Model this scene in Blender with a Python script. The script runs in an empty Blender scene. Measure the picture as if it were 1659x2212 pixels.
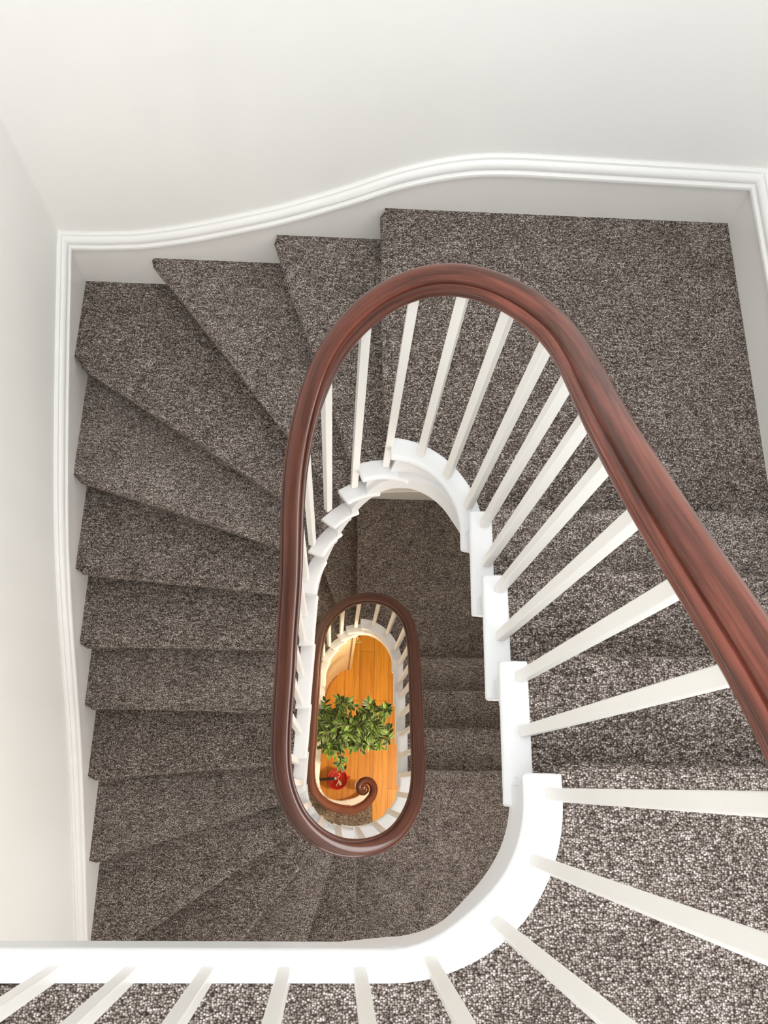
import bpy, bmesh, math, random
from mathutils import Vector, Matrix
random.seed(7)
sc = bpy.context.scene
COL = sc.collection
PI = math.pi

# ------------------------------------------------------------------ plan of the house
R = 0.175                      # rise of one step
ST = 3.15                      # one storey: 18 rises
XL, XR, YB, YF = -1.062, 1.370, 1.561, -1.62
ZFLOOR = -5.775
ZCEIL = 4.7
HL = 0.372                     # half length of the straight sides of the stair well
R0 = 0.28                      # baluster line radius
ARC = PI * R0
S1, S2, S3 = 2*HL, 2*HL+ARC, 4*HL+ARC
SP = 4*HL + 2*ARC              # once round the well


def well(s, rad):
    """point on the line at distance rad from the well's spine; s runs down the stairs"""
    if s > SP + S3 and rad < 0.32:                        # the bottom steps sweep out towards the scroll
        u = min(1.0, max(0.0, (s-SP-S3-ARC*0.10)/(ARC*0.5)))
        rad -= 0.050*u*u*(3-2*u)
    s = s % SP
    if s < S1:
        x, y = rad, -HL + s
    elif s < S2:
        a = (s-S1)/R0
        x, y = rad*math.cos(a), HL + rad*math.sin(a)
    elif s < S3:
        x, y = -rad, HL - (s-S2)
    else:
        a = PI + (s-S3)/R0
        x, y = rad*math.cos(a), -HL + rad*math.sin(a)
    k = max(-1.0, min(1.0, x/0.24))
    return Vector((0.138 + x + y*(0.025 - 0.025*k), y, 0))


def well_n(s):
    """horizontal outward normal (away from the well)"""
    d = well(s, 0.30) - well(s, 0.24)
    return d.normalized()


# ------------------------------------------------------------------ helpers
def empty(name, loc, label, cat, group=None):
    o = bpy.data.objects.new(name, None)
    COL.objects.link(o)
    o.location = loc
    o.empty_display_size = 0.1
    o['label'] = label
    o['category'] = cat
    if group:
        o['group'] = group
    return o


def mesh_obj(name, verts, faces, mat, parent=None, smooth=False, uvs=None, mats=None, fmat=None):
    base = Vector(parent_base(parent)) if parent else Vector((0, 0, 0))
    me = bpy.data.meshes.new(name)
    me.from_pydata([tuple(Vector(v) - base) for v in verts], [], faces)
    for m in (mats or [mat]):
        me.materials.append(m)
    if fmat:
        for p, i in zip(me.polygons, fmat):
            p.material_index = i
    if uvs:
        ul = me.uv_layers.new(name='UVMap')
        for p in me.polygons:
            for li, vi in zip(p.loop_indices, p.vertices):
                ul.data[li].uv = uvs[vi]
    bm = bmesh.new()
    bm.from_mesh(me)
    bmesh.ops.recalc_face_normals(bm, faces=bm.faces)
    bm.to_mesh(me)
    bm.free()
    if smooth:
        for p in me.polygons:
            p.use_smooth = True
        try:
            me.set_sharp_from_angle(angle=math.radians(34))
        except Exception:
            pass
    o = bpy.data.objects.new(name, me)
    COL.objects.link(o)
    if parent:
        o.parent = parent
    return o


def parent_base(p):
    b = Vector((0, 0, 0))
    while p is not None:
        b += p.location
        p = p.parent
    return b


def struct(name, verts, faces, mat, **k):
    o = mesh_obj(name, verts, faces, mat, **k)
    o['kind'] = 'structure'
    return o


def bevel(o, w, seg=2, ang=40):
    m = o.modifiers.new('bevel', 'BEVEL')
    m.width = w
    m.segments = seg
    m.limit_method = 'ANGLE'
    m.angle_limit = math.radians(ang)
    return o


class MB:
    def __init__(self):
        self.v = []
        self.f = []

    def add(self, v, f):
        n = len(self.v)
        self.v += [Vector(p) for p in v]
        self.f += [tuple(i+n for i in q) for q in f]

    def box(self, x0, x1, y0, y1, z0, z1):
        v = [(x, y, z) for z in (z0, z1) for y in (y0, y1) for x in (x0, x1)]
        f = [(0, 2, 3, 1), (4, 5, 7, 6), (0, 1, 5, 4), (2, 6, 7, 3), (0, 4, 6, 2), (1, 3, 7, 5)]
        self.add(v, f)

    def sweep(self, rows, closed=True, caps=True):
        """rows: list of rings of points"""
        m = len(rows[0])
        v = [p for r in rows for p in r]
        f = []
        for i in range(len(rows)-1):
            for j in range(m if closed else m-1):
                a, b = i*m+j, i*m+(j+1) % m
                f.append((a, b, b+m, a+m))
        if caps and closed:
            f.append(tuple(range(m-1, -1, -1)))
            f.append(tuple((len(rows)-1)*m+j for j in range(m)))
        self.add(v, f)

    def tube(self, pts, rads, n=8):
        rows = []
        for i, p in enumerate(pts):
            p = Vector(p)
            a = Vector(pts[max(0, i-1)])
            b = Vector(pts[min(len(pts)-1, i+1)])
            t = (b-a).normalized()
            u = t.orthogonal().normalized()
            if i and u.dot(pu) < 0:
                u = -u
            if i:
                u = (pu - t*pu.dot(t)).normalized()
            pu = u
            w = t.cross(u)
            r = rads[i] if isinstance(rads, (list, tuple)) else rads
            rows.append([p + (u*math.cos(2*PI*k/n) + w*math.sin(2*PI*k/n))*r for k in range(n)])
        self.sweep(rows)

    def lathe(self, prof, c, n=24):
        rows = []
        for k in range(n):
            a = 2*PI*k/n
            rows.append([(c[0]+r*math.cos(a), c[1]+r*math.sin(a), c[2]+z) for r, z in prof])
        m = len(prof)
        v = [p for r in rows for p in r]
        f = []
        for k in range(n):
            for j in range(m-1):
                a, b = k*m+j, ((k+1) % n)*m+j
                f.append((a, b, b+1, a+1))
        self.add(v, f)

    def build(self, name, mat, parent=None, **k):
        return mesh_obj(name, self.v, self.f, mat, parent, **k)


# ------------------------------------------------------------------ materials
def new_mat(name):
    m = bpy.data.materials.new(name)
    m.use_nodes = True
    nt = m.node_tree
    b = nt.nodes['Principled BSDF']
    return m, nt, b


def N(nt, t, **k):
    n = nt.nodes.new(t)
    for a, v in k.items():
        setattr(n, a, v)
    return n


def ramp(nt, stops, interp='LINEAR'):
    n = N(nt, 'ShaderNodeValToRGB')
    cr = n.color_ramp
    cr.interpolation = interp
    while len(cr.elements) < len(stops):
        cr.elements.new(0.5)
    for e, (p, c) in zip(cr.elements, stops):
        e.position = p
        e.color = (*c, 1)
    return n


def paint(name, col, rough=0.45, bump=0.15, scale=60, var=0.03):
    m, nt, b = new_mat(name)
    L = nt.links.new
    g = N(nt, 'ShaderNodeNewGeometry')
    n = N(nt, 'ShaderNodeTexNoise')
    n.inputs['Scale'].default_value = scale
    n.inputs['Detail'].default_value = 4
    L(g.outputs['Position'], n.inputs['Vector'])
    n2 = N(nt, 'ShaderNodeTexNoise')
    n2.inputs['Scale'].default_value = 3.0
    n2.inputs['Detail'].default_value = 3
    L(g.outputs['Position'], n2.inputs['Vector'])
    r = ramp(nt, [(0.3, tuple(c*(1-var) for c in col)), (0.7, col)])
    L(n2.outputs['Fac'], r.inputs['Fac'])
    L(r.outputs['Color'], b.inputs['Base Color'])
    bp = N(nt, 'ShaderNodeBump')
    bp.inputs['Strength'].default_value = bump
    bp.inputs['Distance'].default_value = 0.002
    L(n.outputs['Fac'], bp.inputs['Height'])
    L(bp.outputs['Normal'], b.inputs['Normal'])
    b.inputs['Roughness'].default_value = rough
    return m


def carpet_mat():
    m, nt, b = new_mat('loop_pile_carpet')
    L = nt.links.new
    g = N(nt, 'ShaderNodeNewGeometry')
    mp = N(nt, 'ShaderNodeMapping')
    mp.inputs['Scale'].default_value = (1.0, 1.25, 1.1)
    L(g.outputs['Position'], mp.inputs['Vector'])
    v = N(nt, 'ShaderNodeTexVoronoi')
    v.inputs['Scale'].default_value = 215
    v.inputs['Randomness'].default_value = 0.8
    L(mp.outputs['Vector'], v.inputs['Vector'])
    sep = N(nt, 'ShaderNodeSeparateColor')
    L(v.outputs['Color'], sep.inputs['Color'])
    # soft streaks of darker and lighter yarn
    mp2 = N(nt, 'ShaderNodeMapping')
    mp2.inputs['Scale'].default_value = (38, 120, 90)
    L(g.outputs['Position'], mp2.inputs['Vector'])
    n = N(nt, 'ShaderNodeTexNoise')
    n.inputs['Scale'].default_value = 1.0
    n.inputs['Detail'].default_value = 5
    n.inputs['Roughness'].default_value = 0.65
    L(mp2.outputs['Vector'], n.inputs['Vector'])
    n3 = N(nt, 'ShaderNodeTexNoise')
    n3.inputs['Scale'].default_value = 9.0
    n3.inputs['Detail'].default_value = 3
    L(g.outputs['Position'], n3.inputs['Vector'])
    add = N(nt, 'ShaderNodeMath', operation='MULTIPLY_ADD')
    add.inputs[1].default_value = 1.9
    add.inputs[2].default_value = -0.95
    L(n.outputs['Fac'], add.inputs[0])
    mul3 = N(nt, 'ShaderNodeMath', operation='MULTIPLY_ADD')
    mul3.inputs[1].default_value = 0.5
    mul3.inputs[2].default_value = -0.15
    L(n3.outputs['Fac'], mul3.inputs[0])
    sm = N(nt, 'ShaderNodeMath', operation='MULTIPLY_ADD')
    sm.inputs[1].default_value = 0.8
    L(sep.outputs['Red'], sm.inputs[0])
    L(add.outputs[0], sm.inputs[2])
    sm2 = N(nt, 'ShaderNodeMath', operation='ADD')
    L(sm.outputs[0], sm2.inputs[0])
    L(mul3.outputs[0], sm2.inputs[1])
    r = ramp(nt, [(0.0, (0.115, 0.093, 0.079)), (0.3, (0.245, 0.204, 0.180)), (0.6, (0.385, 0.332, 0.300)), (0.85, (0.56, 0.50, 0.465)), (1.0, (0.72, 0.665, 0.63))])
    L(sm2.outputs[0], r.inputs['Fac'])
    # shade in the gaps between the loops, painted into the carpet colour
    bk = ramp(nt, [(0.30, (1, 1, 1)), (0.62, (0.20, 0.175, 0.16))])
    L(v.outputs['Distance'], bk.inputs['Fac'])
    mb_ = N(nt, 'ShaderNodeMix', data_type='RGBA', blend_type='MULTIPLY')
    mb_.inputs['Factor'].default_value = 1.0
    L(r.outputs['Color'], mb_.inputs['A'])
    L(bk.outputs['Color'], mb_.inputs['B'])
    L(mb_.outputs['Result'], b.inputs['Base Color'])
    bp = N(nt, 'ShaderNodeBump')
    bp.invert = True
    bp.inputs['Strength'].default_value = 0.65
    bp.inputs['Distance'].default_value = 0.004
    L(v.outputs['Distance'], bp.inputs['Height'])
    L(bp.outputs['Normal'], b.inputs['Normal'])
    b.inputs['Roughness'].default_value = 0.95
    b.inputs['Specular IOR Level'].default_value = 0.15
    return m


def mahogany():
    m, nt, b = new_mat('polished_mahogany')
    L = nt.links.new
    uv = N(nt, 'ShaderNodeUVMap')
    mp = N(nt, 'ShaderNodeMapping')
    mp.inputs['Scale'].default_value = (3.0, 60, 1)
    L(uv.outputs['UV'], mp.inputs['Vector'])
    n = N(nt, 'ShaderNodeTexNoise')
    n.inputs['Scale'].default_value = 1.0
    n.inputs['Detail'].default_value = 8
    n.inputs['Roughness'].default_value = 0.7
    L(mp.outputs['Vector'], n.inputs['Vector'])
    r = ramp(nt, [(0.25, (0.032, 0.0088, 0.0048)), (0.5, (0.072, 0.0192, 0.0102)), (0.75, (0.122, 0.034, 0.019))])
    L(n.outputs['Fac'], r.inputs['Fac'])
    # worn, lighter polish where hands have rubbed it
    mp2 = N(nt, 'ShaderNodeMapping')
    mp2.inputs['Scale'].default_value = (2.6, 55, 1)
    L(uv.outputs['UV'], mp2.inputs['Vector'])
    n2 = N(nt, 'ShaderNodeTexNoise')
    n2.inputs['Scale'].default_value = 1.0
    n2.inputs['Detail'].default_value = 6
    n2.inputs['Roughness'].default_value = 0.6
    L(mp2.outputs['Vector'], n2.inputs['Vector'])
    r2 = ramp(nt, [(0.42, (0, 0, 0)), (0.72, (0.75, 0.75, 0.75))])
    L(n2.outputs['Fac'], r2.inputs['Fac'])
    mx = N(nt, 'ShaderNodeMix', data_type='RGBA')
    # most rubbed along the upper flight, hardly at all further down
    su = N(nt, 'ShaderNodeSeparateXYZ')
    L(uv.outputs['UV'], su.inputs['Vector'])
    mr = N(nt, 'ShaderNodeMapRange')
    mr.inputs['From Min'].default_value = 2.7
    mr.inputs['From Max'].default_value = 3.9
    mr.inputs['To Min'].default_value = 1.0
    mr.inputs['To Max'].default_value = 0.12
    L(su.outputs['X'], mr.inputs['Value'])
    mw = N(nt, 'ShaderNodeMath', operation='MULTIPLY')
    L(r2.outputs['Color'], mw.inputs[0])
    L(mr.outputs['Result'], mw.inputs[1])
    L(mw.outputs[0], mx.inputs['Factor'])
    L(r.outputs['Color'], mx.inputs['A'])
    mx.inputs['B'].default_value = (0.36, 0.098, 0.064, 1)
    L(mx.outputs['Result'], b.inputs['Base Color'])
    bp = N(nt, 'ShaderNodeBump')
    bp.inputs['Strength'].default_value = 0.08
    bp.inputs['Distance'].default_value = 0.001
    L(n.outputs['Fac'], bp.inputs['Height'])
    L(bp.outputs['Normal'], b.inputs['Normal'])
    b.inputs['Roughness'].default_value = 0.36
    b.inputs['Specular IOR Level'].default_value = 0.25
    b.inputs['Coat Weight'].default_value = 0.36
    b.inputs['Coat Roughness'].default_value = 0.10
    return m


def oak_floor():
    m, nt, b = new_mat('honey_oak_boards')
    L = nt.links.new
    g = N(nt, 'ShaderNodeNewGeometry')
    mp = N(nt, 'ShaderNodeMapping')
    mp.inputs['Rotation'].default_value = (0, 0, PI/2)
    mp.inputs['Location'].default_value = (0.35, 0.06, 0)
    L(g.outputs['Position'], mp.inputs['Vector'])
    br = N(nt, 'ShaderNodeTexBrick')
    br.offset = 0.37
    br.offset_frequency = 2
    br.inputs['Scale'].default_value = 1.0
    br.inputs['Brick Width'].default_value = 1.3
    br.inputs['Row Height'].default_value = 0.145
    br.inputs['Mortar Size'].default_value = 0.0016
    br.inputs['Mortar Smooth'].default_value = 0.3
    br.inputs['Color1'].default_value = (0.78, 0.37, 0.036, 1)
    br.inputs['Color2'].default_value = (0.66, 0.285, 0.024, 1)
    br.inputs['Mortar'].default_value = (0.16, 0.055, 0.012, 1)
    L(mp.outputs['Vector'], br.inputs['Vector'])
    mp2 = N(nt, 'ShaderNodeMapping')
    mp2.inputs['Scale'].default_value = (42, 2.6, 1)
    L(g.outputs['Position'], mp2.inputs['Vector'])
    n = N(nt, 'ShaderNodeTexNoise')
    n.inputs['Scale'].default_value = 1.0
    n.inputs['Detail'].default_value = 7
    n.inputs['Distortion'].default_value = 0.8
    L(mp2.outputs['Vector'], n.inputs['Vector'])
    r = ramp(nt, [(0.28, (0.74, 0.67, 0.60)), (0.5, (0.95, 0.93, 0.91)), (0.8, (1.12, 1.1, 1.05))])
    L(n.outputs['Fac'], r.inputs['Fac'])
    mx = N(nt, 'ShaderNodeMix', data_type='RGBA', blend_type='MULTIPLY')
    mx.inputs['Factor'].default_value = 1.0
    L(br.outputs['Color'], mx.inputs['A'])
    L(r.outputs['Color'], mx.inputs['B'])
    L(mx.outputs['Result'], b.inputs['Base Color'])
    b.inputs['Roughness'].default_value = 0.38
    return m


def plain(name, col, rough=0.5, metal=0.0, coat=0.0, nscale=40, var=0.15):
    m, nt, b = new_mat(name)
    L = nt.links.new
    g = N(nt, 'ShaderNodeNewGeometry')
    n = N(nt, 'ShaderNodeTexNoise')
    n.inputs['Scale'].default_value = nscale
    L(g.outputs['Position'], n.inputs['Vector'])
    r = ramp(nt, [(0.3, tuple(c*(1-var) for c in col)), (0.7, col)])
    L(n.outputs['Fac'], r.inputs['Fac'])
    L(r.outputs['Color'], b.inputs['Base Color'])
    b.inputs['Roughness'].default_value = rough
    b.inputs['Metallic'].default_value = metal
    b.inputs['Coat Weight'].default_value = coat
    return m


M_wall = paint('wall_emulsion', (0.875, 0.868, 0.845), 0.6, 0.12, 90, 0.015)
M_white = paint('white_gloss_paint', (0.82, 0.825, 0.835), 0.33, 0.35, 35, 0.03)
M_skirt = paint('skirting_gloss_paint', (0.87, 0.865, 0.85), 0.3, 0.25, 30, 0.02)
M_board = paint('skirting_board_paint', (0.83, 0.81, 0.785), 0.35, 0.25, 30, 0.03)
M_bal = paint('cream_gloss_paint', (0.91, 0.888, 0.845), 0.35, 0.25, 40, 0.03)
M_cream = paint('warm_panel_paint', (0.78, 0.64, 0.42), 0.5, 0.15, 25, 0.06)
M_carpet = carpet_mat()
M_rail = mahogany()
M_floor = oak_floor()
M_brass = plain('polished_brass', (0.83, 0.60, 0.22), 0.2, 1.0)
M_red = plain('red_gloss_plastic', (0.62, 0.018, 0.014), 0.22, 0, 0.6)
M_black = plain('black_rubber', (0.02, 0.02, 0.022), 0.5)
M_tag = plain('white_card', (0.85, 0.82, 0.74), 0.6)
M_pot = plain('dark_glazed_pot', (0.05, 0.035, 0.03), 0.35)
M_soil = plain('potting_soil', (0.03, 0.02, 0.014), 0.95, nscale=80, var=0.5)
M_stem = plain('brown_bark', (0.11, 0.065, 0.035), 0.8, nscale=120, var=0.4)
M_leafedge = plain('cream_leaf_margin', (0.42, 0.47, 0.16), 0.45)
M_leaf1 = plain('mid_green_leaf', (0.060, 0.165, 0.012), 0.48, nscale=60, var=0.4)
M_leaf2 = plain('dark_green_leaf', (0.016, 0.055, 0.007), 0.48, nscale=60, var=0.4)
M_leaf3 = plain('fresh_green_leaf', (0.13, 0.28, 0.026), 0.48, nscale=60, var=0.3)
M_dark = plain('dark_gap', (0.05, 0.03, 0.015), 0.9)

# ------------------------------------------------------------------ nosings, in the order one walks down
# each line: (inner plan point, wall-ward plan point)
MY = {4: -0.3215, 3: -0.0800, 2: 0.1618, 1: 0.3921}
NL = [((0.136, 0.753), (0.118, 1.423)), ((0.014, 0.717), (-0.244, 1.455)), ((-0.188, 0.82), (-0.721, 1.494)),
      ((-0.211, 0.639), (-0.963, 1.126)), ((-0.215, 0.498), (-0.962, 0.731)), ((-0.226, 0.351), (-0.972, 0.414)),
      ((-0.242, 0.155), (-0.987, 0.147)), ((-0.261, -0.090), (-1.007, -0.087)), ((-0.272, -0.307), (-0.981, -0.369)),
      ((-0.245, -0.475), (-0.997, -0.713)), ((-0.163, -0.593), (-0.85, -1.043)), ((-0.066, -0.677), (-0.39, -1.072)),
      ((0.015, -0.734), (-0.10, -1.102)), ((0.140, -0.749), (0.143, -1.131))]


class Nosing:
    def __init__(self, p, q, z, turn, early=False, fixed=None):
        self.early = early
        self.fixed = fixed
        self.p = Vector((p[0], p[1], 0))
        self.d = (Vector((q[0], q[1], 0)) - self.p).normalized()
        self.n = Vector((-self.d.y, self.d.x, 0))
        self.z = z
        self.turn = turn
        # wall point
        best = 1e9
        for val, ax in ((XL, 0), (XR, 0), (YB, 1), (YF, 1)):
            if abs(self.d[ax]) > 1e-6:
                t = (val - self.p[ax])/self.d[ax]
                o = self.p + self.d*t
                if t > 0.05 and t < best and XL-1e-3 <= o.x <= XR+1e-3 and YF-1e-3 <= o.y <= YB+1e-3:
                    best = t

    def s_at(self, rad, back=0.0):
        """where the line, moved back by `back`, meets the curve of radius rad"""
        if self.fixed is not None:
            return self.fixed - back + self.turn*SP
        p = self.p - self.n*back
        best, bs = -1e9, 0
        K = 720
        prev = None
        for i in range(K+1):
            s = SP*i/K
            f = (well(s, rad)-p).dot(self.n)
            if prev is not None and (f > 0) != (prev > 0) and abs(f-prev) < 0.1:
                s0, s1, f0 = SP*(i-1)/K, s, prev
                for _ in range(30):
                    sm = (s0+s1)/2
                    fm = (well(sm, rad)-p).dot(self.n)
                    if (fm > 0) == (f0 > 0):
                        s0, f0 = sm, fm
                    else:
                        s1 = sm
                t = (well(sm, rad)-p).dot(self.d)
                if t > best:
                    best, bs = t, sm
            prev = f
        if self.early and bs > SP/2:
            bs -= SP
        return bs + self.turn*SP

    def wall_pt(self, back=0.0):
        p = self.p - self.n*back
        best, o = 1e9, None
        for val, ax in ((XL, 0), (XR, 0), (YB, 1), (YF, 1)):
            if abs(self.d[ax]) > 1e-6:
                t = (val - p[ax])/self.d[ax]
                q = p + self.d*t
                if 0.05 < t < best and XL-1e-3 <= q.x <= XR+1e-3 and YF-1e-3 <= q.y <= YB+1e-3:
                    best, o = t, q
        return o


def perim(q):
    """position of a wall point round the stair shaft, counterclockwise from the front right corner"""
    w, h = XR-XL, YB-YF
    e = 2e-3
    if abs(q.x-XR) < e:
        return q.y-YF
    if abs(q.y-YB) < e:
        return h + (XR-q.x)
    if abs(q.x-XL) < e:
        return h+w+(YB-q.y)
    return 2*h+w+(q.x-XL)


W_, H_ = XR-XL, YB-YF
CORN = [(H_, (XR, YB)), (H_+W_, (XL, YB)), (2*H_+W_, (XL, YF)), (2*H_+2*W_, (XR, YF))]

nos = []
for j in (0, 1):
    zo = -ST*j
    for k in (4, 3, 2, 1):
        y = MY[k]+0.014
        nos.append(Nosing((0.40, y), (1.0, y), zo+k*R, j, True))
    for k, (p, q) in enumerate(NL):
        nos.append(Nosing(p, q, zo-k*R, j))
nos.append(Nosing((0.385, -0.50), (0.40, -1.1), -5.6, 1, False, S3+ARC*0.84))     # the extra bottom step in the hall
RC = 0.302                      # inner edge of the carpet
RI, RO = 0.238, 0.310           # painted tread ends


def step_mesh(front, back):
    """carpeted tread with a rounded nosing and its riser, as a closed block"""
    K = 28
    sF = front.s_at(RC)
    pF = well(sF, RC)
    wF = front.wall_pt()
    rows = []
    prof = [(-0.030, -R-0.012), (-0.030, -0.060), (-0.027, -0.050)]
    rr = 0.0185
    for i in range(8):
        a = math.radians(-110 + i*200/7)
        prof.append((-rr + rr*math.cos(a), -rr + rr*math.sin(a)))
    prof[-1] = (-rr, 0)
    L = (wF-pF).length
    wa = [front.wall_pt(-a) or wF + front.n*a for a, b in prof]
    pa = [pF + front.n*a for a, b in prof]
    rnd = random.Random(int(abs(front.z)*1000)+front.turn)
    ph = [rnd.uniform(0, 6.28) for _ in range(3)]
    for k in range(K+1):
        u = k/K
        u = u**0.9 if k else 0
        d = L*u
        wob = 0.0022*math.sin(7*d+ph[0]) + 0.0013*math.sin(19*d+ph[1])
        e = max(0.0, 1-(L-d)/0.035)
        wob -= 0.020*(1-math.sqrt(max(0, 1-e*e)))
        e = max(0.0, 1-d/0.02)
        wob -= 0.012*(1-math.sqrt(max(0, 1-e*e)))
        rows.append([pa[i].lerp(wa[i], u) + front.n*(wob if 1 < i < len(prof)-1 else 0) + Vector((0, 0, front.z+b)) for i, (a, b) in enumerate(prof)])
    v = [Vector((min(max(p.x, XL), XR), min(max(p.y, YF), YB), p.z)) for r in rows for p in r]
    m = len(prof)
    f = []
    for k in range(K):
        for i in range(m-1):
            a = k*m+i
            f.append((a, a+1, a+m+1, a+m))
    # the rest of the outline: wall, back line, inner curve
    out = []
    if back is not None:
        wB = back.wall_pt(0.034)
        a0, a1 = perim(wF), perim(wB)
        if a1 > a0:
            a1 -= 2*(W_+H_)
        cs = []
        for ca, c in CORN:
            for off in (0, -2*(W_+H_)):
                if a1+1e-4 < ca+off < a0-1e-4:
                    cs.append((ca+off, c))
        for ca, c in sorted(cs, reverse=True):
            out.append(Vector((c[0], c[1], 0)))
        out.append(wB)
        sB = back.s_at(RC, 0.034)
    else:                                             # the upper floor
        out += [Vector((XR, YF, 0)), Vector((XL, YF, 0)), Vector((XL, -0.697, 0))]
        sB = -0.25*2*ARC - 0.0
        sB = -ARC/2
    n_in = max(3, int((sF-sB)/0.03))
    for i in range(n_in+1):
        s = sB + (sF-sB)*i/n_in
        if i < n_in:
            out.append(well(s, RC if back is not None else 0.312))
    no = len(out)
    b0 = len(v)
    v += [Vector((p.x, p.y, front.z)) for p in out]
    b1 = len(v)
    zb = front.z-R-0.012
    v += [Vector((p.x, p.y, zb)) for p in out]
    topfront = [k*m+m-1 for k in range(K+1)]
    botfront = [k*m for k in range(K+1)]
    f.append(tuple(topfront + list(range(b0, b0+no))))
    f.append(tuple(reversed(botfront + list(range(b1, b1+no)))))
    for i in range(no-1):
        f.append((b0+i, b0+i+1, b1+i+1, b1+i))
    f.append(tuple([b0+no-1] + list(range(0, m))[::-1] + [b1+no-1]))
    f.append(tuple([K*m+i for i in range(m)] + [b0, b1]))
    return v, f


def overlap_of(front):
    """how far a tread end runs on under the next one up"""
    k = nos.index(front)
    k = k if k < 18 else k-18
    return {5: 0.090, 6: 0.088, 7: 0.062, 8: 0.050}.get(k, 0.072 if k <= 4 else 0.035)


def edge_mesh(front, back, ztop):
    """painted wooden tread end between carpet and well, rounded towards the well"""
    sfi, sfo = front.s_at(RI, 0.020), front.s_at(RO, 0.020)
    if back is not None:
        ov = overlap_of(front)
        sbi, sbo = back.s_at(RI, 0.020)-ov, back.s_at(RO, 0.020)-ov
    else:
        sbi = sbo = -ARC/2
    rr = 0.015
    prof = [(RO, -0.032), (RO, 0.0)]
    for i in range(7):
        a = math.radians(90 + i*180/6)
        prof.append((RI+rr+rr*math.cos(a), -rr+rr*math.sin(a)))
    prof.append((RI+0.024, -0.036))
    n = max(6, int((sfi-sbi)/0.025))
    rows = []

    def pt(s_i, s_o, rad, z):
        t = (rad-RI)/(RO-RI)
        s_ = s_i+(s_o-s_i)*t
        if back is None:
            ri_ = floor_ri(s_)
            rad = ri_ + (0.318-ri_)*t
        return well(s_, rad) + Vector((0, 0, ztop+z))
    if back is None:                                    # straight edge along the upper floor
        for i in range(24):
            x = XL + (0.1224-XL)*i/24
            rows.append([Vector((x, -HL-(0.262+(rad-RI)/(RO-RI)*0.056), ztop+z)) for rad, z in prof])
    for i in range(n+1):
        u = i/n
        si, so = sbi+(sfi-sbi)*u, sbo+(sfo-sbo)*u
        rows.append([pt(si, so, rad, z) for rad, z in prof])
    mb = MB()
    mb.sweep(rows)
    return mb


def level_at(s):
    """tread level next to the well at s (as one walks down), from the list of nosings"""
    for q, sq in zip(nos, NS):
        if s <= sq:
            return q.z
    return nos[-1].z - R


NS = [q.s_at(0.262, 0.046) for q in nos]
NSF = [q.s_at(0.262, 0.02) for q in nos]


def pitch(s):
    """height of the line through the nosings"""
    if s <= NSF[0]:
        return nos[0].z
    for i in range(len(nos)-1):
        if NSF[i] <= s <= NSF[i+1]:
            t = (s-NSF[i])/(NSF[i+1]-NSF[i])
            return nos[i].z + (nos[i+1].z-nos[i].z)*t
    return nos[-1].z


def pitch_s(s, w=0.11):
    return sum(pitch(s+w*k/4) for k in range(-4, 5))/9


def blend(x, a, b):
    u = min(1.0, max(0.0, (x-a)/(b-a)))
    return u*u*(3-2*u)


def floor_ri(s):
    """the edge of the upper floor: a little further out where it runs straight"""
    return 0.262 - 0.021*blend(s, -ARC*0.5, -ARC*0.27)


def string_mesh(s0, s1, straight=False):
    """curved outer string (the side board under the tread ends): stepped along its top, with a proud band along its lower edge"""
    ri, ro = 0.262, 0.300
    rows = []

    def row(fn, zt, zb, rb, r_i):
        zm = min(zb+0.105, zt-0.02)
        return [fn(rb)+Vector((0, 0, zb)), fn(rb)+Vector((0, 0, zm)), fn(r_i)+Vector((0, 0, zm+0.006)), fn(r_i)+Vector((0, 0, zt)),
                fn(ro)+Vector((0, 0, zt)), fn(ro)+Vector((0, 0, zb))]
    if straight:
        for i in range(13):
            x = XL + (0.1224-XL)*i/13
            rows.append(row(lambda r: Vector((x, -HL-r, 0)), nos[0].z-0.026, nos[0].z-0.115, 0.2705, 0.271))
    m = max(2, int((s1-s0)/0.02))
    ss = [s0+(s1-s0)*i/m for i in range(m+1)]
    for q in NS:
        if s0 < q < s1:
            ss += [q-1e-4, q+1e-4]
    for s in sorted(ss):
        sl = s % SP
        d = 0.19 + 0.10*blend(sl, 0.58, 0.86) - 0.10*blend(sl, S3+ARC*0.2, S3+ARC*0.7)
        rb = 0.259 - 0.013*blend(sl, 0.62, 0.86) + 0.013*blend(sl, S3+ARC*0.3, S3+ARC*0.8)
        r_i = ri
        if straight:
            rb = r_i = min(0.262, floor_ri(s)+0.009 + 0.004)
            r_i += 0.0005
            d = 0.115 + 0.085*blend(s, -ARC*0.5, -ARC*0.2)
        zb = (pitch_s(s) if not straight else nos[0].z)-d
        zt = level_at(s)-0.026
        zb = min(zb, zt-0.05)
        rows.append(row(lambda r: well(s, r), zt, zb, rb, r_i))
    mb = MB()
    mb.sweep(rows)
    return mb


# ------------------------------------------------------------------ the stairs
def add_step(parent, idx, name='step'):
    fr = nos[idx]
    bk = nos[idx-1] if idx > 0 else None
    v, f = step_mesh(fr, bk)
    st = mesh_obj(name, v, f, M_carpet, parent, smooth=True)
    e = edge_mesh(fr, bk, fr.z - 0.002)
    eo = e.build('tread_end', M_white, st, smooth=True)
    eo['label'] = 'white painted edge beside the carpet'
    bevel(eo, 0.005, 2, 50)
    return st


def base_of(idx):
    p = nos[idx].p
    return (p.x, p.y, nos[idx].z)


def flight(name, i0, i1, label, cat):
    t = empty(name, base_of(i1), label, cat)
    for i in range(i0, i1+1):
        add_step(t, i)
    s0, s1 = NS[i0-1], NS[i1]
    string_mesh(s0, s1).build('string_board', M_white, t, smooth=True)
    return t


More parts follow.
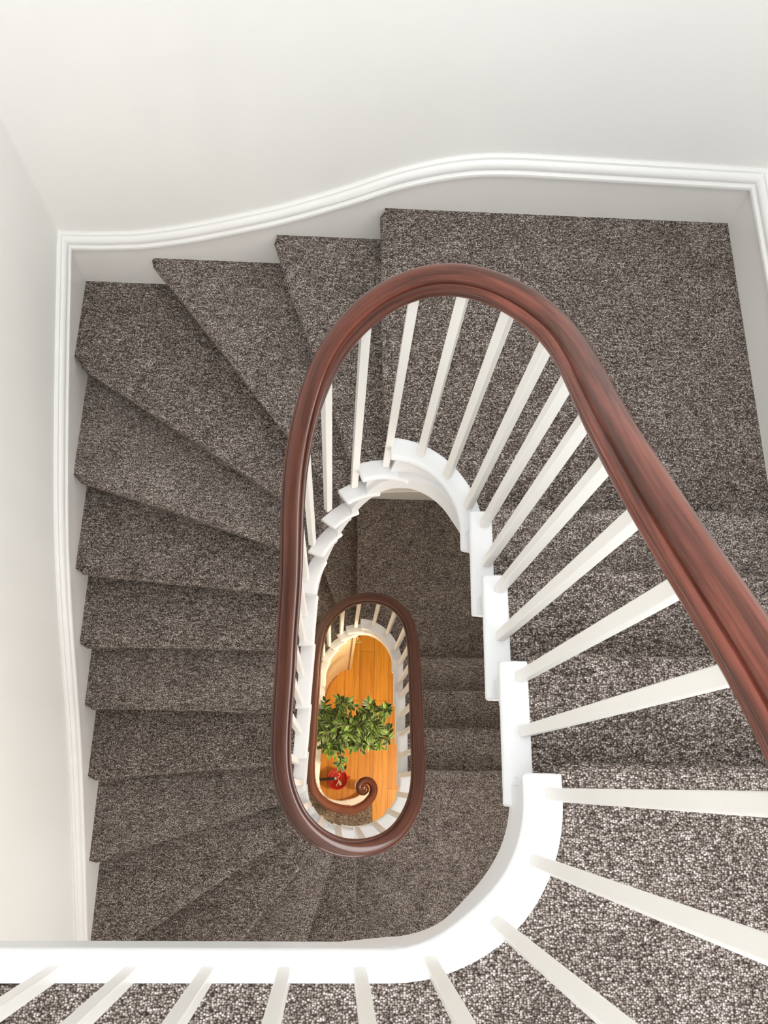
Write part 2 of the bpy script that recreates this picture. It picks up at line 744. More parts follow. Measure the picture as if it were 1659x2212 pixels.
def landing(name, idx, label, cat='landing'):
    t = empty(name, base_of(idx), label, cat)
    fr = nos[idx]
    bk = nos[idx-1] if idx > 0 else None
    v, f = step_mesh(fr, bk)
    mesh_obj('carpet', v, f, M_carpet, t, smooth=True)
    eo = edge_mesh(fr, bk, fr.z+0.002).build('edge_trim', M_white, t, smooth=True)
    bevel(eo, 0.005, 2, 50)
    if idx > 0:
        string_mesh(NS[idx-1], NS[idx]).build('string_board', M_white, t, smooth=True)
    else:
        string_mesh(-ARC/2, NS[0], True).build('string_board', M_white, t, smooth=True)
    return t


landing('upper_landing', 0, 'grey brown carpeted upper floor landing with white edge along the bottom of the picture')
flight('straight_flight', 1, 3, 'short straight flight of grey carpeted steps beside the upper right handrail', 'stairs')
landing('half_landing', 4, 'large square carpeted half landing in the top right corner under the white wall')
flight('winding_flight', 5, 17, 'long winding flight of brown carpeted steps fanning down the left side', 'stairs')
landing('lower_landing', 18, 'carpeted floor landing one storey down, at the bottom right inside the well')
flight('straight_flight', 19, 21, 'three small carpeted steps seen through the well, right of the small handrail loop', 'stairs')
landing('half_landing', 22, 'small looking carpeted half landing seen through the well, above the small handrail loop')
flight('winding_flight', 23, 36, 'lowest winding flight, mostly hidden, its bottom steps behind the handrail scroll', 'stairs')

# ------------------------------------------------------------------ balustrade
BAL = {12: ((0.195, -0.657), 4), 11: ((0.320, -0.593), 4), 10: ((0.397, -0.487), 4), 9: ((0.434, -0.367), 4), 8: ((0.426, -0.240), 3), 7: ((0.424, -0.122), 3),
       6: ((0.417, -0.002), 2), 5: ((0.419, 0.120), 2), 4: ((0.420, 0.232), 1), 3: ((0.417, 0.346), 1), 2: ((0.400, 0.456), 0), 1: ((0.339, 0.557), 0),
       0: ((0.255, 0.627), 0), -1: ((0.155, 0.658), -1), -2: ((0.051, 0.643), -2), -3: ((-0.042, 0.609), -3), -4: ((-0.102, 0.522), -4), -5: ((-0.129, 0.422), -5),
       -6: ((-0.137, 0.308), -6), -7: ((-0.138, 0.196), -6), -8: ((-0.147, 0.076), -7), -9: ((-0.147, -0.044), -7), -10: ((-0.156, -0.156), -8), -11: ((-0.160, -0.290), -9),
       -12: ((-0.144, -0.378), -9), -13: ((-0.109, -0.472), -10), -14: ((-0.050, -0.546), -11), -15: ((0.034, -0.600), -12), -16: ((0.138, -0.615), -13)}
# underside of the handrail above each baluster, walking down
RAIL = [(0.199, -0.646, 1.680), (0.324, -0.582, 1.668), (0.401, -0.475, 1.640), (0.437, -0.355, 1.603), (0.424, -0.227, 1.530), (0.413, -0.111, 1.443), (0.402, 0.010,
        1.358), (0.405, 0.132, 1.250), (0.410, 0.244, 1.161), (0.413, 0.357, 1.079), (0.401, 0.468, 1.004), (0.342, 0.569, 0.951), (0.258, 0.639, 0.901), (0.158, 0.670,
        0.841), (0.054, 0.655, 0.741), (-0.036, 0.620, 0.561), (-0.096, 0.534, 0.360), (-0.126, 0.435, 0.181), (-0.134, 0.321, 0.021), (-0.138, 0.208, -0.108), (-0.151,
        0.089, -0.212), (-0.155, -0.032, -0.308), (-0.166, -0.143, -0.404), (-0.172, -0.277, -0.497), (-0.160, -0.371, -0.589), (-0.123, -0.469, -0.702), (-0.057, -0.545,
        -0.834), (0.033, -0.598, -0.971), (0.141, -0.610, -1.107), (0.243, -0.587, -1.236), (0.321, -0.521, -1.352), (0.374, -0.431, -1.467), (0.396, -0.329, -1.578),
        (0.402, -0.218, -1.679), (0.408, -0.099, -1.772), (0.413, 0.022, -1.860), (0.415, 0.139, -1.946), (0.421, 0.251, -2.031), (0.421, 0.369, -2.121), (0.407, 0.491,
        -2.211), (0.347, 0.595, -2.297), (0.252, 0.656, -2.375), (0.133, 0.675, -2.464), (0.031, 0.653, -2.585), (-0.056, 0.591, -2.724), (-0.097, 0.534, -2.864),
        (-0.125, 0.435, -2.996), (-0.135, 0.321, -3.121), (-0.139, 0.208, -3.240), (-0.149, 0.089, -3.359), (-0.150, -0.032, -3.479), (-0.157, -0.143, -3.603), (-0.159,
        -0.277, -3.732), (-0.142, -0.366, -3.865), (-0.106, -0.460, -4.002), (-0.047, -0.534, -4.142), (0.037, -0.587, -4.283), (0.141, -0.602, -4.425)]
LOW = {12: (0.237, -0.595), 11: (0.314, -0.530), 10: (0.368, -0.442), 9: (0.392, -0.340), 8: (0.398, -0.231), 7: (0.405, -0.110), 6: (0.410, 0.009), 5: (0.412, 0.128), 4: (0.417, 0.239),
       3: (0.418, 0.357), 2: (0.404, 0.478), 1: (0.345, 0.583), 0: (0.249, 0.644), -1: (0.130, 0.661), -2: (0.028, 0.640), -3: (-0.060, 0.579)}
LEAN = Vector((0.003, 0.0133, 1.0))                   # the old balusters lean very slightly

bals = []                                              # (plan, base z, rail underside z), walking down
for i in range(6):                                     # along the upper floor, right to left is i -> 0
    x = 0.067 - 0.136*i
    bals.append((Vector((x, -0.674, 0)), 4*R, 1.68))
bals.reverse()
for j in (0, 1):
    for i in range(12, -17, -1):
        (x, y), l = BAL[i]
        p = Vector((x, y, 0))
        if j == 1 and i in LOW:
            p = Vector((*LOW[i], 0))
        bals.append((p, l*R-ST*j, RAIL[len(bals)-6][2]))

RAIL[-6:] = [(-0.172, -0.287, -3.780), (-0.161, -0.395, -3.890), (-0.134, -0.467, -4.000), (-0.076, -0.535, -4.130), (0.013, -0.582, -4.280), (0.137, -0.606, -4.405)]
VOL = [(0.237, -0.577, -4.500), (0.302, -0.523, -4.560), (0.327, -0.475, -4.585), (0.328, -0.436, -4.595), (0.308, -0.401, -4.60), (0.271, -0.386, -4.60), (0.232, -0.398, -4.60),
       (0.210, -0.434, -4.60), (0.221, -0.466, -4.60), (0.246, -0.477, -4.60), (0.266, -0.459, -4.60), (0.259, -0.441, -4.60), (0.243, -0.441, -4.60)]


def top_of(b):
    h = b[2]-b[1]
    return Vector((b[0].x, b[0].y, b[1])) + LEAN*h


ctrl = [Vector((XL, -0.664, 1.68))] + [top_of(b) for b in bals[:6]] + [Vector(q) for q in RAIL]
nv0 = len(ctrl)
ctrl += [Vector(v) for v in VOL]


def catmull(pts, per=10):
    out = []
    for i in range(len(pts)-1):
        p0, p1, p2, p3 = pts[max(0, i-1)], pts[i], pts[i+1], pts[min(len(pts)-1, i+2)]
        for k in range(per):
            t = k/per
            out.append(0.5*((2*p1)+(p2-p0)*t+(2*p0-5*p1+4*p2-p3)*t*t+(3*p1-p0-3*p2+p3)*t**3))
    out.append(pts[-1])
    return out


PER = 10
path = catmull(ctrl, PER)
# smooth: the rail is fairer than the baluster spacing
vs = (nv0-1)*PER
for _ in range(60):
    q = [p.copy() for p in path]
    for i in range(1, len(path)-1):
        w = 0.5 - 0.47*min(1.0, max(0.0, (i-vs+45)/45))
        if i > vs and _ > 14:
            w = 0.0
        q[i] = path[i].lerp((path[i-1]+path[i+1])/2, w)
    path = q
half = [(0.0, 0.0600), (0.008, 0.0592), (0.0155, 0.0568), (0.0205, 0.0530), (0.0228, 0.0490), (0.0236, 0.0455), (0.0238, 0.0425), (0.0275, 0.0432), (0.0315, 0.0412), (0.0340, 0.0370), (0.0346, 0.0325), (0.0338, 0.0280), (0.0310, 0.0240),
        (0.0262, 0.0222), (0.0258, 0.0190), (0.0275, 0.0150), (0.0268, 0.0080), (0.0250, 0.0030), (0.0220, 0.0)]
prof = [(-a, b) for a, b in half[::-1]][:-1] + half
rows, uvs = [], []
dist = 0
for i, p in enumerate(path):
    a, b = path[max(0, i-1)], path[min(len(path)-1, i+1)]
    t = (b-a).normalized()
    th = Vector((t.x, t.y, 0)).normalized()
    side = Vector((th.y, -th.x, 0))
    up = side.cross(t).normalized()
    if up.z < 0:
        up = -up
    if i:
        dist += (p-path[i-1]).length
    w = 1.0
    if i > vs:
        w = 1.0 - 0.34*(i-vs)/(len(path)-vs)
    row = []
    acc = 0
    for k, (u, v) in enumerate(prof):
        row.append(p + side*u*w + up*v + Vector((0, 0, 0)))
        if k:
            acc += math.hypot(prof[k][0]-prof[k-1][0], prof[k][1]-prof[k-1][1])
        uvs.append((dist, acc))
    rows.append(row)
balu = empty('balustrade', (0.138, 0, 0), 'continuous mahogany handrail on white square balusters winding round the stair well', 'balustrade')
mb = MB()
mb.sweep(rows)
hr = mb.build('handrail', M_rail, balu, smooth=True, uvs=uvs)
hr['label'] = 'dark reddish mahogany moulded handrail ending in a scroll'
# eye of the scroll
mb = MB()
c = Vector((0.244, -0.440, -4.600))
mb.lathe([(0.0, 0.0), (0.030, 0.0), (0.036, 0.010), (0.036, 0.034), (0.030, 0.050), (0.018, 0.059), (0.0, 0.062)], c, 28)
mb.build('scroll_eye', M_rail, hr, smooth=True, uvs=[(v.x*3, v.y) for v in mb.v])
# joint lines of the rail lengths

proto_me = {}
for bi, b in enumerate(bals):
    p, z0, z1 = b
    # tangent from the rail path
    i = min(range(vs+8), key=lambda k: (path[k]-top_of(b)).length)
    t = path[min(i+2, len(path)-1)]-path[max(i-2, 0)]
    t = Vector((t.x, t.y, 0)).normalized()
    sd = Vector((-t.y, t.x, 0))
    ztop = path[i].z + 0.012
    h = ztop-z0
    w = 0.0118
    rws = []
    for zz, k in ((0, 1), (h*0.5, 1), (h, 1)):
        c = Vector((p.x, p.y, z0)) + LEAN*zz
        rws.append([c+(t*a+sd*e)*w*k for a, e in ((-1, -1), (1, -1), (1, 1), (-1, 1))])
    mb = MB()
    mb.sweep(rws)
    o = mb.build('baluster', M_bal, balu)
    bevel(o, 0.0022, 2)
# newel under the scroll
mb = MB()
mb.lathe([(0.0, -1.0), (0.045, -1.0), (0.045, -0.95), (0.030, -0.95), (0.026, -0.6), (0.030, -0.12), (0.022, -0.08), (0.030, -0.03), (0.030, 0.005), (0.0, 0.005)], Vector((0.244, -0.440, -4.60)), 20)
mb.build('newel_post', M_bal, balu, smooth=True)

# curtail end of the bottom step (white riser by the hall floor)

# ------------------------------------------------------------------ shell
def wall_plane(name, a, b, z0, z1, n, mat, th=0.12):
    a, b, n = Vector(a), Vector(b), Vector(n)
    v = []
    for z in (z0, z1):
        v += [(a.x, a.y, z), (b.x, b.y, z), (b.x+n.x*th, b.y+n.y*th, z), (a.x+n.x*th, a.y+n.y*th, z)]
    f = [(0, 1, 2, 3), (4, 5, 6, 7), (0, 1, 5, 4), (1, 2, 6, 5), (2, 3, 7, 6), (3, 0, 4, 7)]
    return struct(name, v, f, mat)


TW = 0.022
wall_plane('wall_back', (XL-TW-0.12, YB+TW, 0), (XR+TW+0.12, YB+TW, 0), ZFLOOR, ZCEIL, (0, 1, 0), M_wall)
wall_plane('wall_left', (XL-TW, YF-0.1, 0), (XL-TW, YB+TW, 0), ZFLOOR, ZCEIL, (-1, 0, 0), M_wall)
struct('floor', [(XL-.1, YF-.1, ZFLOOR), (XR+.1, YF-.1, ZFLOOR), (XR+.1, YB+.1, ZFLOOR), (XL-.1, YB+.1, ZFLOOR),
                 (XL-.1, YF-.1, ZFLOOR-.05), (XR+.1, YF-.1, ZFLOOR-.05), (XR+.1, YB+.1, ZFLOOR-.05), (XL-.1, YB+.1, ZFLOOR-.05)],
       [(0, 1, 2, 3), (7, 6, 5, 4), (0, 4, 5, 1), (1, 5, 6, 2), (2, 6, 7, 3), (3, 7, 4, 0)], M_floor)


def frame_wall(name, axis_pts, hole, mat):
    """wall or ceiling slab with a rectangular opening; axis_pts maps (u,v,d) to a point"""
    (u0, u1, v0, v1), (a0, a1, b0, b1) = hole
    mb = MB()
    for (p, q, r, s) in ((u0, u1, v0, b0), (u0, u1, b1, v1), (u0, a0, b0, b1), (a1, u1, b0, b1)):
        v = [axis_pts(u, w, d) for d in (0, 0.12) for w in (r, s) for u in (p, q)]
        mb.add(v, [(0, 2, 3, 1), (4, 5, 7, 6), (0, 1, 5, 4), (2, 6, 7, 3), (0, 4, 6, 2), (1, 3, 7, 5)])
    return struct(name, mb.v, mb.f, mat)


SKY = (-0.75, 1.05, -1.1, 0.9)
frame_wall('ceiling', lambda u, v, d: (u, v, ZCEIL+d), ((XL-.2, XR+.2, YF-.2, YB+.2), SKY), M_wall)
WIN = (-0.35, 0.95, 1.75, 3.05)
FILL_WIN3 = (-1.45, -0.50, -1.60, -0.35)  # added opening, out of view, for fill light on the lower stairs


def holed(u0, u1, v0, v1, hole):
    a0, a1, b0, b1 = hole
    return ((u0, u1, v0, b0), (u0, u1, b1, v1), (u0, a0, b0, b1), (a1, u1, b0, b1))


mb = MB()
for (p, q, r, z) in holed(XL-.2, XR+.2, ZFLOOR, ZCEIL, WIN):
    mb.box(p, q, YF-0.14, YF-0.02, r, z)
struct('wall_front', mb.v, mb.f, M_wall)
FILL_WIN2 = (-1.40, -0.35, 1.35, 2.95)  # added opening, out of view, to let fill light onto the left wall
mb = MB()
for (p, q, r, z) in holed(YF-.1, YB+TW, 0.5, ZCEIL, FILL_WIN2) + holed(YF-.1, YB+TW, ZFLOOR, 0.5, FILL_WIN3):
    mb.box(XR+TW, XR+TW+0.12, p, q, r, z)
struct('wall_right', mb.v, mb.f, M_wall)


def window(name, pts, hole, depth=0.06, bars=(1, 2)):
    a0, a1, b0, b1 = hole
    mb = MB()
    w = 0.05

    def bar(p, q, r, s):
        v = [pts(u, k, d) for d in (0.02, 0.02+depth) for k in (r, s) for u in (p, q)]
        mb.add(v, [(0, 2, 3, 1), (4, 5, 7, 6), (0, 1, 5, 4), (2, 6, 7, 3), (0, 4, 6, 2), (1, 3, 7, 5)])
    bar(a0, a1, b0, b0+w)
    bar(a0, a1, b1-w, b1)
    bar(a0, a0+w, b0+w, b1-w)
    bar(a1-w, a1, b0+w, b1-w)
    m = (b0+b1)/2
    bar(a0+w, a1-w, m-0.02, m+0.02)
    return struct(name, mb.v, mb.f, M_white)


window('window_1', lambda u, v, d: (u, v, ZCEIL+d), SKY)
window('window_2', lambda u, v, d: (u, YF-0.02-d, v), WIN)
window('fill_window_3', lambda u, v, d: (XR+TW+d, u, v), FILL_WIN2)  # frame of the added upper opening, unseen
window('fill_window_4', lambda u, v, d: (XR+TW+d, u, v), FILL_WIN3)  # frame of the added lower opening, unseen


# skirtings: flat board below, moulding above; top line given as (along, z) pairs
def interp(tab, x):
    if x <= tab[0][0]:
        return tab[0][1]
    for (a, za), (b, zb) in zip(tab, tab[1:]):
        if x <= b:
            return za+(zb-za)*(x-a)/(b-a)
    return tab[-1][1]


def smooth_line(tab, a, b, n=60, w=0.05):
    out = []
    for i in range(n+1):
        x = a+(b-a)*i/n
        out.append((x, sum(interp(tab, min(max(x+w*k/3, a), b)) for k in range(-3, 4))/7))
    return out


def skirting(name, pf, line, drop, zo):
    """pf(along, out) -> plan point; line = [(along, z of moulding top)]"""
    mb = MB()
    hm = 0.073
    pr = [(-TW, 0.0), (-TW+0.006, 0.001), (-TW+0.012, -0.004), (-TW+0.014, -0.012), (-TW+0.020, -0.016), (-TW+0.026, -0.024), (-TW+0.029, -0.036), (-TW+0.026, -0.046), (-TW+0.028, -0.050),
          (-TW+0.034, -0.055), (-TW+0.036, -0.063), (-TW+0.034, -0.070), (-TW+0.024, -hm), (-TW, -hm)]
    rows = []
    for x, z in line:
        rows.append([(*pf(x, o), z+zo+d) for o, d in pr])
    mb.sweep(rows)
    o = struct(name, mb.v, mb.f, M_skirt, smooth=True)
    mb = MB()
    rows = []
    for x, z in line:
        zt = z-hm+0.004+zo
        zb = z-hm-drop(x)+zo
        rows.append([(*pf(x, -TW), zt), (*pf(x, 0.0), zt), (*pf(x, 0.0), zb), (*pf(x, -TW), zb)])
    mb.sweep(rows)
    b = mesh_obj('skirting_board', mb.v, mb.f, M_board, o)
    return o


back_tab = [(-1.085, -0.236), (-0.95, -0.232), (-0.78, -0.215), (-0.60, -0.168), (-0.42, -0.104), (-0.25, -0.040), (-0.08, 0.040), (0.04, 0.102), (0.15, 0.166), (0.27, 0.215), (0.36, 0.243), (0.445, 0.259), (0.56, 0.265), (1.37, 0.252)]
left_tab = [(-YB, -0.232), (-1.42, -0.290), (-1.259, -0.346), (-1.0, -0.445), (-0.773, -0.537), (-0.60, -0.612), (-0.447, -0.690), (-0.28, -0.790), (-0.124, -0.895), (0.05, -1.018), (0.219, -1.132), (0.40, -1.242), (0.585, -1.344), (0.80, -1.463), (1.026, -1.585), (1.62, -1.93)]
right_tab = [(-1.62, 0.96), (-0.6, 0.95), (-0.42, 0.935), (-0.2, 0.81), (0.05, 0.62), (0.30, 0.42), (0.42, 0.31), (0.55, 0.262), (YB, 0.250)]
for zo, tag_ in ((0, ''), (-ST, '')):
    skirting('baseboard_back', lambda x, o: (x, YB-o), smooth_line(back_tab, XL-TW, XR+TW, 90), lambda x: 0.42 if x < 0.15 else 0.26, zo)
    skirting('baseboard_left', lambda x, o: (XL+o, -x), smooth_line(left_tab, -YB-TW, -YF, 90), lambda x: 0.46, zo)
    skirting('baseboard_right', lambda x, o: (XR-o, x), smooth_line(right_tab, YF, YB+TW, 80, 0.04), lambda x: 0.30, zo)

# ------------------------------------------------------------------ ground floor: curved panel under the stairs
t = empty('curved_panel', (0.164, 0.66, ZFLOOR), 'curved cream panel under the stairs standing on the wooden hall floor', 'panel')
s_a = nos[22].s_at(0.29, 0.0)
s_b = S3 + SP + ARC*0.84
rows = []
n = 60
for i in range(n+1):
    s = s_a + 0.012 + (s_b-s_a-0.02)*i/n
    zt = max(pitch_s(s)-0.21, ZFLOOR+0.09)
    zt = min(zt, ZFLOOR+2.45)
    e = 0.030*(1-min(1.0, (s-s_a)/0.25))**2 if s < s_a+0.25 else 0.0
    a, b = well(s, 0.266+e), well(s, 0.292+e)
    rows.append([(a.x, a.y, ZFLOOR), (a.x, a.y, zt), (b.x, b.y, zt), (b.x, b.y, ZFLOOR)])
mb = MB()
mb.sweep(rows)
mb.build('panel_face', M_cream, t, smooth=True)
# notched bead where the panel meets the boards
for i in range(26):
    s = s_a + 0.16 + 0.042*i
    e = 0.030*max(0.0, 1-(s-s_a)/0.25)**2
    a, b = well(s, 0.254+e), well(s, 0.268+e)
    a2, b2 = well(s+0.034, 0.254+e), well(s+0.034, 0.268+e)
    v = [(p.x, p.y, z) for z in (ZFLOOR, ZFLOOR+0.012) for p in (a, b, b2, a2)]
    if i == 0:
        bead = MB()
    bead.add(v, [(0, 1, 2, 3), (4, 5, 6, 7), (0, 1, 5, 4), (1, 2, 6, 5), (2, 3, 7, 6), (3, 0, 4, 7)])
bead.build('floor_bead', plain('oak_bead', (0.42, 0.17, 0.035), 0.5), t)
# door post at the panel's edge with brass catch
p0 = well(s_a+0.012, 0.29)
mb = MB()
mb.box(p0.x-0.004, p0.x+0.016, p0.y-0.020, p0.y+0.030, ZFLOOR, ZFLOOR+2.42)
mb.build('edge_post', M_cream, t)

dh = empty('door_catch', (p0.x+0.03, p0.y+0.02, -4.15), 'brass door catch at the edge of the curved cream panel', 'door catch')
mb = MB()
mb.tube([(p0.x+0.040, p0.y+0.01, -4.02), (p0.x+0.040, p0.y+0.01, -3.80)], [0.013, 0.011], 14)
mb.build('bolt', M_brass, dh, smooth=True)
mb = MB()
mb.tube([(p0.x+0.008, p0.y+0.0, -4.06), (p0.x+0.066, p0.y+0.0, -4.06)], 0.009, 12)
mb.build('lever', M_brass, dh, smooth=True)
mb = MB()
mb.box(p0.x+0.006, p0.x+0.018, p0.y-0.012, p0.y+0.020, -4.50, -4.10)
mb.build('back_plate', M_dark, dh)

# ------------------------------------------------------------------ red bucket with a tag, on the hall floor
bx, by = 0.036, -0.385
t = empty('bucket', (bx, by, ZFLOOR), 'round red glossy bucket on the hall floor below the plant, beside the handrail scroll', 'bucket')
mb = MB()
mb.lathe([(0.0, 0.006), (0.070, 0.006), (0.084, 0.16), (0.087, 0.168), (0.092, 0.170), (0.096, 0.166), (0.094, 0.158), (0.088, 0.155), (0.074, 0.0), (0.0, 0.0)], (bx, by, ZFLOOR), 40)
mb.build('pail', M_red, t, smooth=True)
mb = MB()
mb.lathe([(0.0, 0.10), (0.060, 0.104), (0.079, 0.112), (0.079, 0.100), (0.0, 0.09)], (bx, by, ZFLOOR), 36)
mb.build('lid', M_red, t, smooth=True)
mb = MB()
mb.tube([(bx+0.085, by+0.01, ZFLOOR+0.150), (bx+0.106, by+0.012, ZFLOOR+0.155), (bx+0.110, by+0.028, ZFLOOR+0.150)], 0.010, 10)
mb.build('spout', M_red, t, smooth=True)
mb = MB()
mb.tube([(bx-0.17, by-0.005, ZFLOOR+0.185), (bx-0.06, by+0.0, ZFLOOR+0.180), (bx-0.030, by+0.004, ZFLOOR+0.172)], 0.013, 10)
mb.build('handle', M_black, t, smooth=True)
mb = MB()
mb.tube([(bx-0.034, by+0.004, ZFLOOR+0.174), (bx-0.010, by+0.006, ZFLOOR+0.172)], 0.011, 10)
mb.build('handle_tip', M_tag, t, smooth=True)
mb = MB()
ca, sa = math.cos(-1.05), math.sin(-1.05)
v = [(bx+0.024+ca*a-sa*b, by-0.034+sa*a+ca*b, ZFLOOR+z) for z in (0.176, 0.180) for a, b in ((-0.022, -0.011), (0.022, -0.011), (0.022, 0.011), (-0.022, 0.011))]
mb.add(v, [(0, 1, 2, 3), (4, 5, 6, 7), (0, 1, 5, 4), (1, 2, 6, 5), (2, 3, 7, 6), (3, 0, 4, 7)])
mb.build('tag', M_tag, t)
mb = MB()
mb.tube([(bx+0.004, by+0.045, ZFLOOR+0.180), (bx+0.022, by+0.050, ZFLOOR+0.184), (bx+0.022, by+0.030, ZFLOOR+0.184), (bx+0.004, by+0.018, ZFLOOR+0.182), (bx+0.008, by-0.006, ZFLOOR+0.181), (bx+0.018, by-0.020, ZFLOOR+0.180)], 0.0030, 6)
mb.tube([(bx+0.014, by-0.018, ZFLOOR+0.179), (bx+0.000, by-0.040, ZFLOOR+0.178), (bx-0.012, by-0.062, ZFLOOR+0.174)], 0.0035, 6)
mb.build('string', M_tag, t, smooth=True)

# ------------------------------------------------------------------ potted variegated fig
px, py = 0.03, 0.02
t = empty('potted_fig', (px, py, ZFLOOR), 'bushy variegated fig plant with cream edged green leaves standing on the hall floor', 'plant')
mb = MB()
mb.lathe([(0.0, 0.0), (0.10, 0.0), (0.13, 0.22), (0.14, 0.26), (0.145, 0.27), (0.135, 0.27), (0.125, 0.24), (0.0, 0.24)], (px, py, ZFLOOR), 32)
mb.build('pot', M_pot, t, smooth=True)
mb = MB()
mb.lathe([(0.0, 0.242), (0.124, 0.240), (0.124, 0.230), (0.0, 0.23)], (px, py, ZFLOOR), 24)
mb.build('soil', M_soil, t)
rg = random.Random(21)
# clusters of foliage: centre, radii, leaves
CL = [((0.01, 0.00, -4.24), (0.165, 0.185, 0.20), 250), ((0.15, 0.015, -4.20), (0.16, 0.150, 0.17), 190), ((0.29, 0.055, -4.20), (0.125, 0.12, 0.15), 140), ((0.40, 0.15, -4.16), (0.070, 0.085, 0.09), 50),
      ((-0.08, 0.11, -4.22), (0.085, 0.14, 0.14), 90), ((-0.03, -0.14, -4.30), (0.13, 0.10, 0.14), 90), ((0.055, -0.255, -4.38), (0.05, 0.05, 0.08), 18), ((0.05, 0.20, -4.20), (0.12, 0.06, 0.09), 36),
      ((0.20, -0.09, -4.30), (0.14, 0.08, 0.11), 70), ((0.34, -0.05, -4.28), (0.11, 0.09, 0.11), 60), ((0.255, 0.19, -4.14), (0.028, 0.06, 0.05), 10), ((-0.11, -0.02, -4.28), (0.08, 0.12, 0.13), 44), ((0.425, -0.05, -4.20), (0.045, 0.07, 0.06), 22), ((0.09, -0.09, -4.34), (0.12, 0.10, 0.10), 70), ((0.25, -0.02, -4.33), (0.14, 0.10, 0.08), 60)]
mb = MB()
stem = MB()
trunk_top = Vector((px, py, -4.75))
stem.tube([(px, py, ZFLOOR+0.24), (px+0.012, py-0.01, -5.2), trunk_top], [0.018, 0.016, 0.013], 8)
fm, lv, lf = [], [], []
twigs = []


def leaf(base, dirv, ln, wd, tint, bend):
    d = dirv.normalized()
    up = Vector((0, 0, 1)) + Vector((rg.uniform(-.7, .7), rg.uniform(-.7, .7), 0))
    sd = d.cross(up).normalized()
    nrm = sd.cross(d).normalized()
    st_ = [(0.0, 0.06), (0.14, 0.50), (0.34, 0.95), (0.55, 1.0), (0.76, 0.66), (0.91, 0.25), (1.0, 0.015)]
    b0 = len(lv)
    for u, w in st_:
        c = base + d*ln*u + nrm*(-bend*ln*u*u)
        for k in (-1, -0.86, 0, 0.86, 1):
            lv.append(c + sd*wd*w*k + nrm*(0.16*wd*abs(k)*w))
    for i in range(len(st_)-1):
        for k in range(4):
            a = b0+i*5+k
            lf.append((a, a+1, a+6, a+5))
            fm.append(0 if (k in (0, 3)) else tint)


for (c, r, nlf) in CL:
    c = Vector(c)
    mid = trunk_top.lerp(c, 0.55) + Vector((rg.uniform(-.03, .03), rg.uniform(-.03, .03), 0.02))
    stem.tube([trunk_top, mid, c+Vector((0, 0, -0.02))], [0.009, 0.007, 0.004], 6)
    for k in range(max(2, nlf//7)):
        while True:
            q = Vector((rg.uniform(-1, 1), rg.uniform(-1, 1), rg.uniform(-1, 1)))
            if 0.15 < q.length < 1:
                break
        tip = c + Vector((q.x*r[0], q.y*r[1], q.z*r[2]))
        root = c.lerp(tip, 0.1)
        dr = (tip-root)
        dr.z *= 0.5
        if dr.length < 0.03:
            dr = Vector((q.x, q.y, 0.3))
        dr = dr.normalized()
        tw0 = tip - dr*0.09
        stem.tube([root, tw0.lerp(tip, .3), tip], [0.0035, 0.0025, 0.0015], 5)
        for m in range(7):
            f_ = m/6
            b = tw0.lerp(tip, f_)
            sgn = 1 if m % 2 else -1
            sidev = dr.cross(Vector((0, 0, 1)))
            sidev = sidev.normalized() if sidev.length > 1e-4 else Vector((1, 0, 0))
            dv = dr*(0.55+0.6*f_) + sidev*sgn*(0.95-0.6*f_) + Vector((rg.uniform(-.35, .35), rg.uniform(-.35, .35), rg.uniform(-.6, .3)))
            tint = rg.choices((1, 2, 3), (5, 6, 1.6))[0]
            leaf(b, dv, rg.uniform(0.046, 0.070), rg.uniform(0.011, 0.0165), tint, rg.uniform(0.05, 0.35))
stem.build('stems', M_stem, t, smooth=True)
fo = mesh_obj('foliage', lv, lf, None, t, mats=[M_leafedge, M_leaf1, M_leaf2, M_leaf3], fmat=fm)

# ------------------------------------------------------------------ light
def area(name, loc, rot, sx, sy, power, col):
    l = bpy.data.lights.new(name, 'AREA')
    l.shape = 'RECTANGLE'
    l.size, l.size_y = sx, sy
    l.energy = power
    l.color = col
    o = bpy.data.objects.new(name, l)
    COL.objects.link(o)
    o.location = loc
    o.rotation_euler = rot
    return o


area('skylight_daylight', ((SKY[0]+SKY[1])/2, (SKY[2]+SKY[3])/2, ZCEIL+0.10), (0, 0, 0), 1.7, 1.9, 41, (0.97, 0.985, 1.0))
area('front_window_daylight', (0.30, YF-0.10, 2.4), (math.radians(90), 0, 0), 1.2, 1.2, 23, (0.96, 0.98, 1.0))
area('right_fill_light', (XR+TW+0.10, -0.875, 2.15), (math.radians(90), 0, math.radians(90)), 0.95, 1.5, 25, (0.95, 0.975, 1.0))  # added fill from the right, brightens the left wall
area('lower_fill_light', (XR+TW+0.10, -0.975, -0.975), (math.radians(90), 0, math.radians(90)), 0.85, 1.15, 20, (1.0, 0.985, 0.96))  # added fill for the dark lower storey


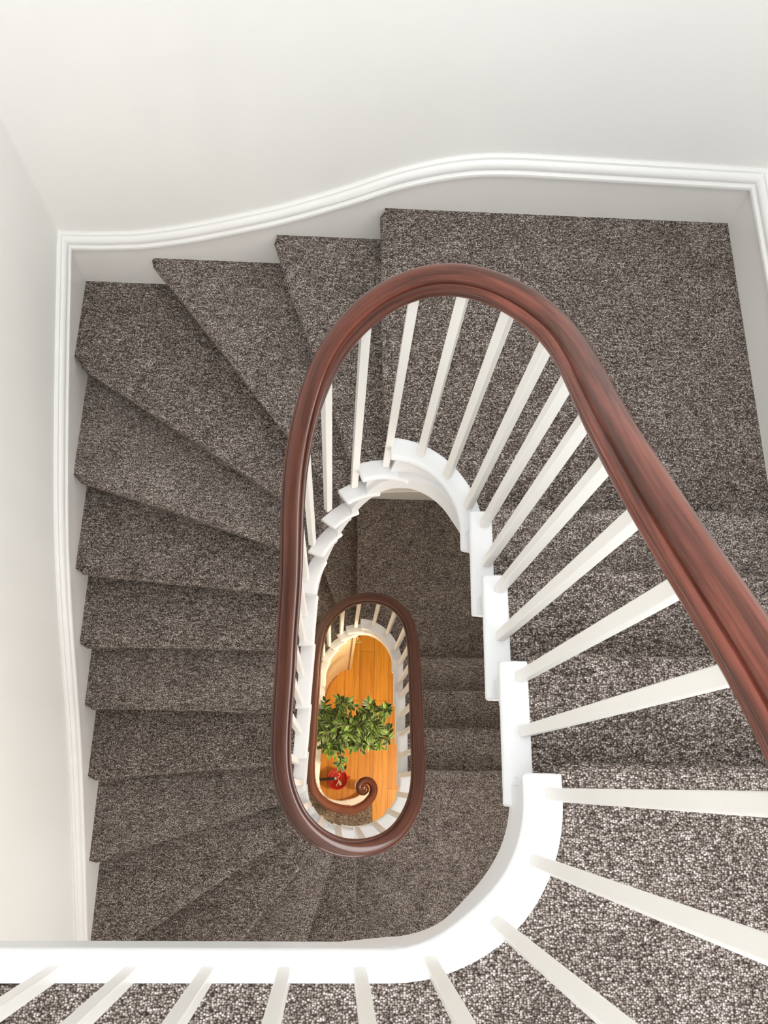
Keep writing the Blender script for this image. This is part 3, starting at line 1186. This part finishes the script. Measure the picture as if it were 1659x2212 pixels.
def lamp(name, loc, power, col, rad=0.12):
    l = bpy.data.lights.new(name, 'POINT')
    l.energy = power
    l.color = col
    l.shadow_soft_size = rad
    o = bpy.data.objects.new(name, l)
    COL.objects.link(o)
    o.location = loc
    return o


lamp('hall_pendant_light', (1.05, -0.55, -3.35), 86, (1.0, 0.78, 0.52), 0.10)
lamp('half_landing_fill_light', (0.90, 1.05, -0.55), 17, (1.0, 0.95, 0.89), 0.12)  # added fill, no fitting here; lifts the lower right steps
lamp('landing_fill_light', (0.80, -0.75, 0.10), 17, (1.0, 0.89, 0.76), 0.12)  # added warm fill, no fitting here; lifts the left flight and wall

w = bpy.data.worlds.new('sky')
sc.world = w
w.use_nodes = True
bg = w.node_tree.nodes['Background']
bg.inputs['Color'].default_value = (0.85, 0.92, 1.0, 1)
bg.inputs['Strength'].default_value = 1.0

# ------------------------------------------------------------------ camera
p_, y_, r_ = 0.32736742897423976, 0.01201471023071383, -0.051251632167586596
F = 1723.3775
Rx = Matrix(((1, 0, 0), (0, math.cos(p_), -math.sin(p_)), (0, math.sin(p_), math.cos(p_))))
Rz = Matrix(((math.cos(y_), -math.sin(y_), 0), (math.sin(y_), math.cos(y_), 0), (0, 0, 1)))
Ry = Matrix(((math.cos(r_), 0, math.sin(r_)), (0, 1, 0), (-math.sin(r_), 0, math.cos(r_))))
cam = bpy.data.cameras.new('camera')
co = bpy.data.objects.new('camera', cam)
COL.objects.link(co)
co.matrix_world = Matrix.Translation((0.01191419056101412, -0.3318943241333772, 2.332140995616064)) @ (Rz @ Ry @ Rx).to_4x4()
cam.sensor_fit = 'AUTO'
cam.sensor_width = 36
cam.lens = F*36/2212
cam.shift_x = 12.328/2212
cam.shift_y = -21.385/2212
cam.clip_start = 0.05
sc.camera = co

sc.view_settings.view_transform = 'Standard'
sc.view_settings.look = 'None'
sc.view_settings.exposure = 0.1
sc.view_settings.gamma = 1.0
sc.view_settings.use_curve_mapping = False
sc.cycles.use_denoising = True
sc.cycles.max_bounces = 10
sc.cycles.diffuse_bounces = 6
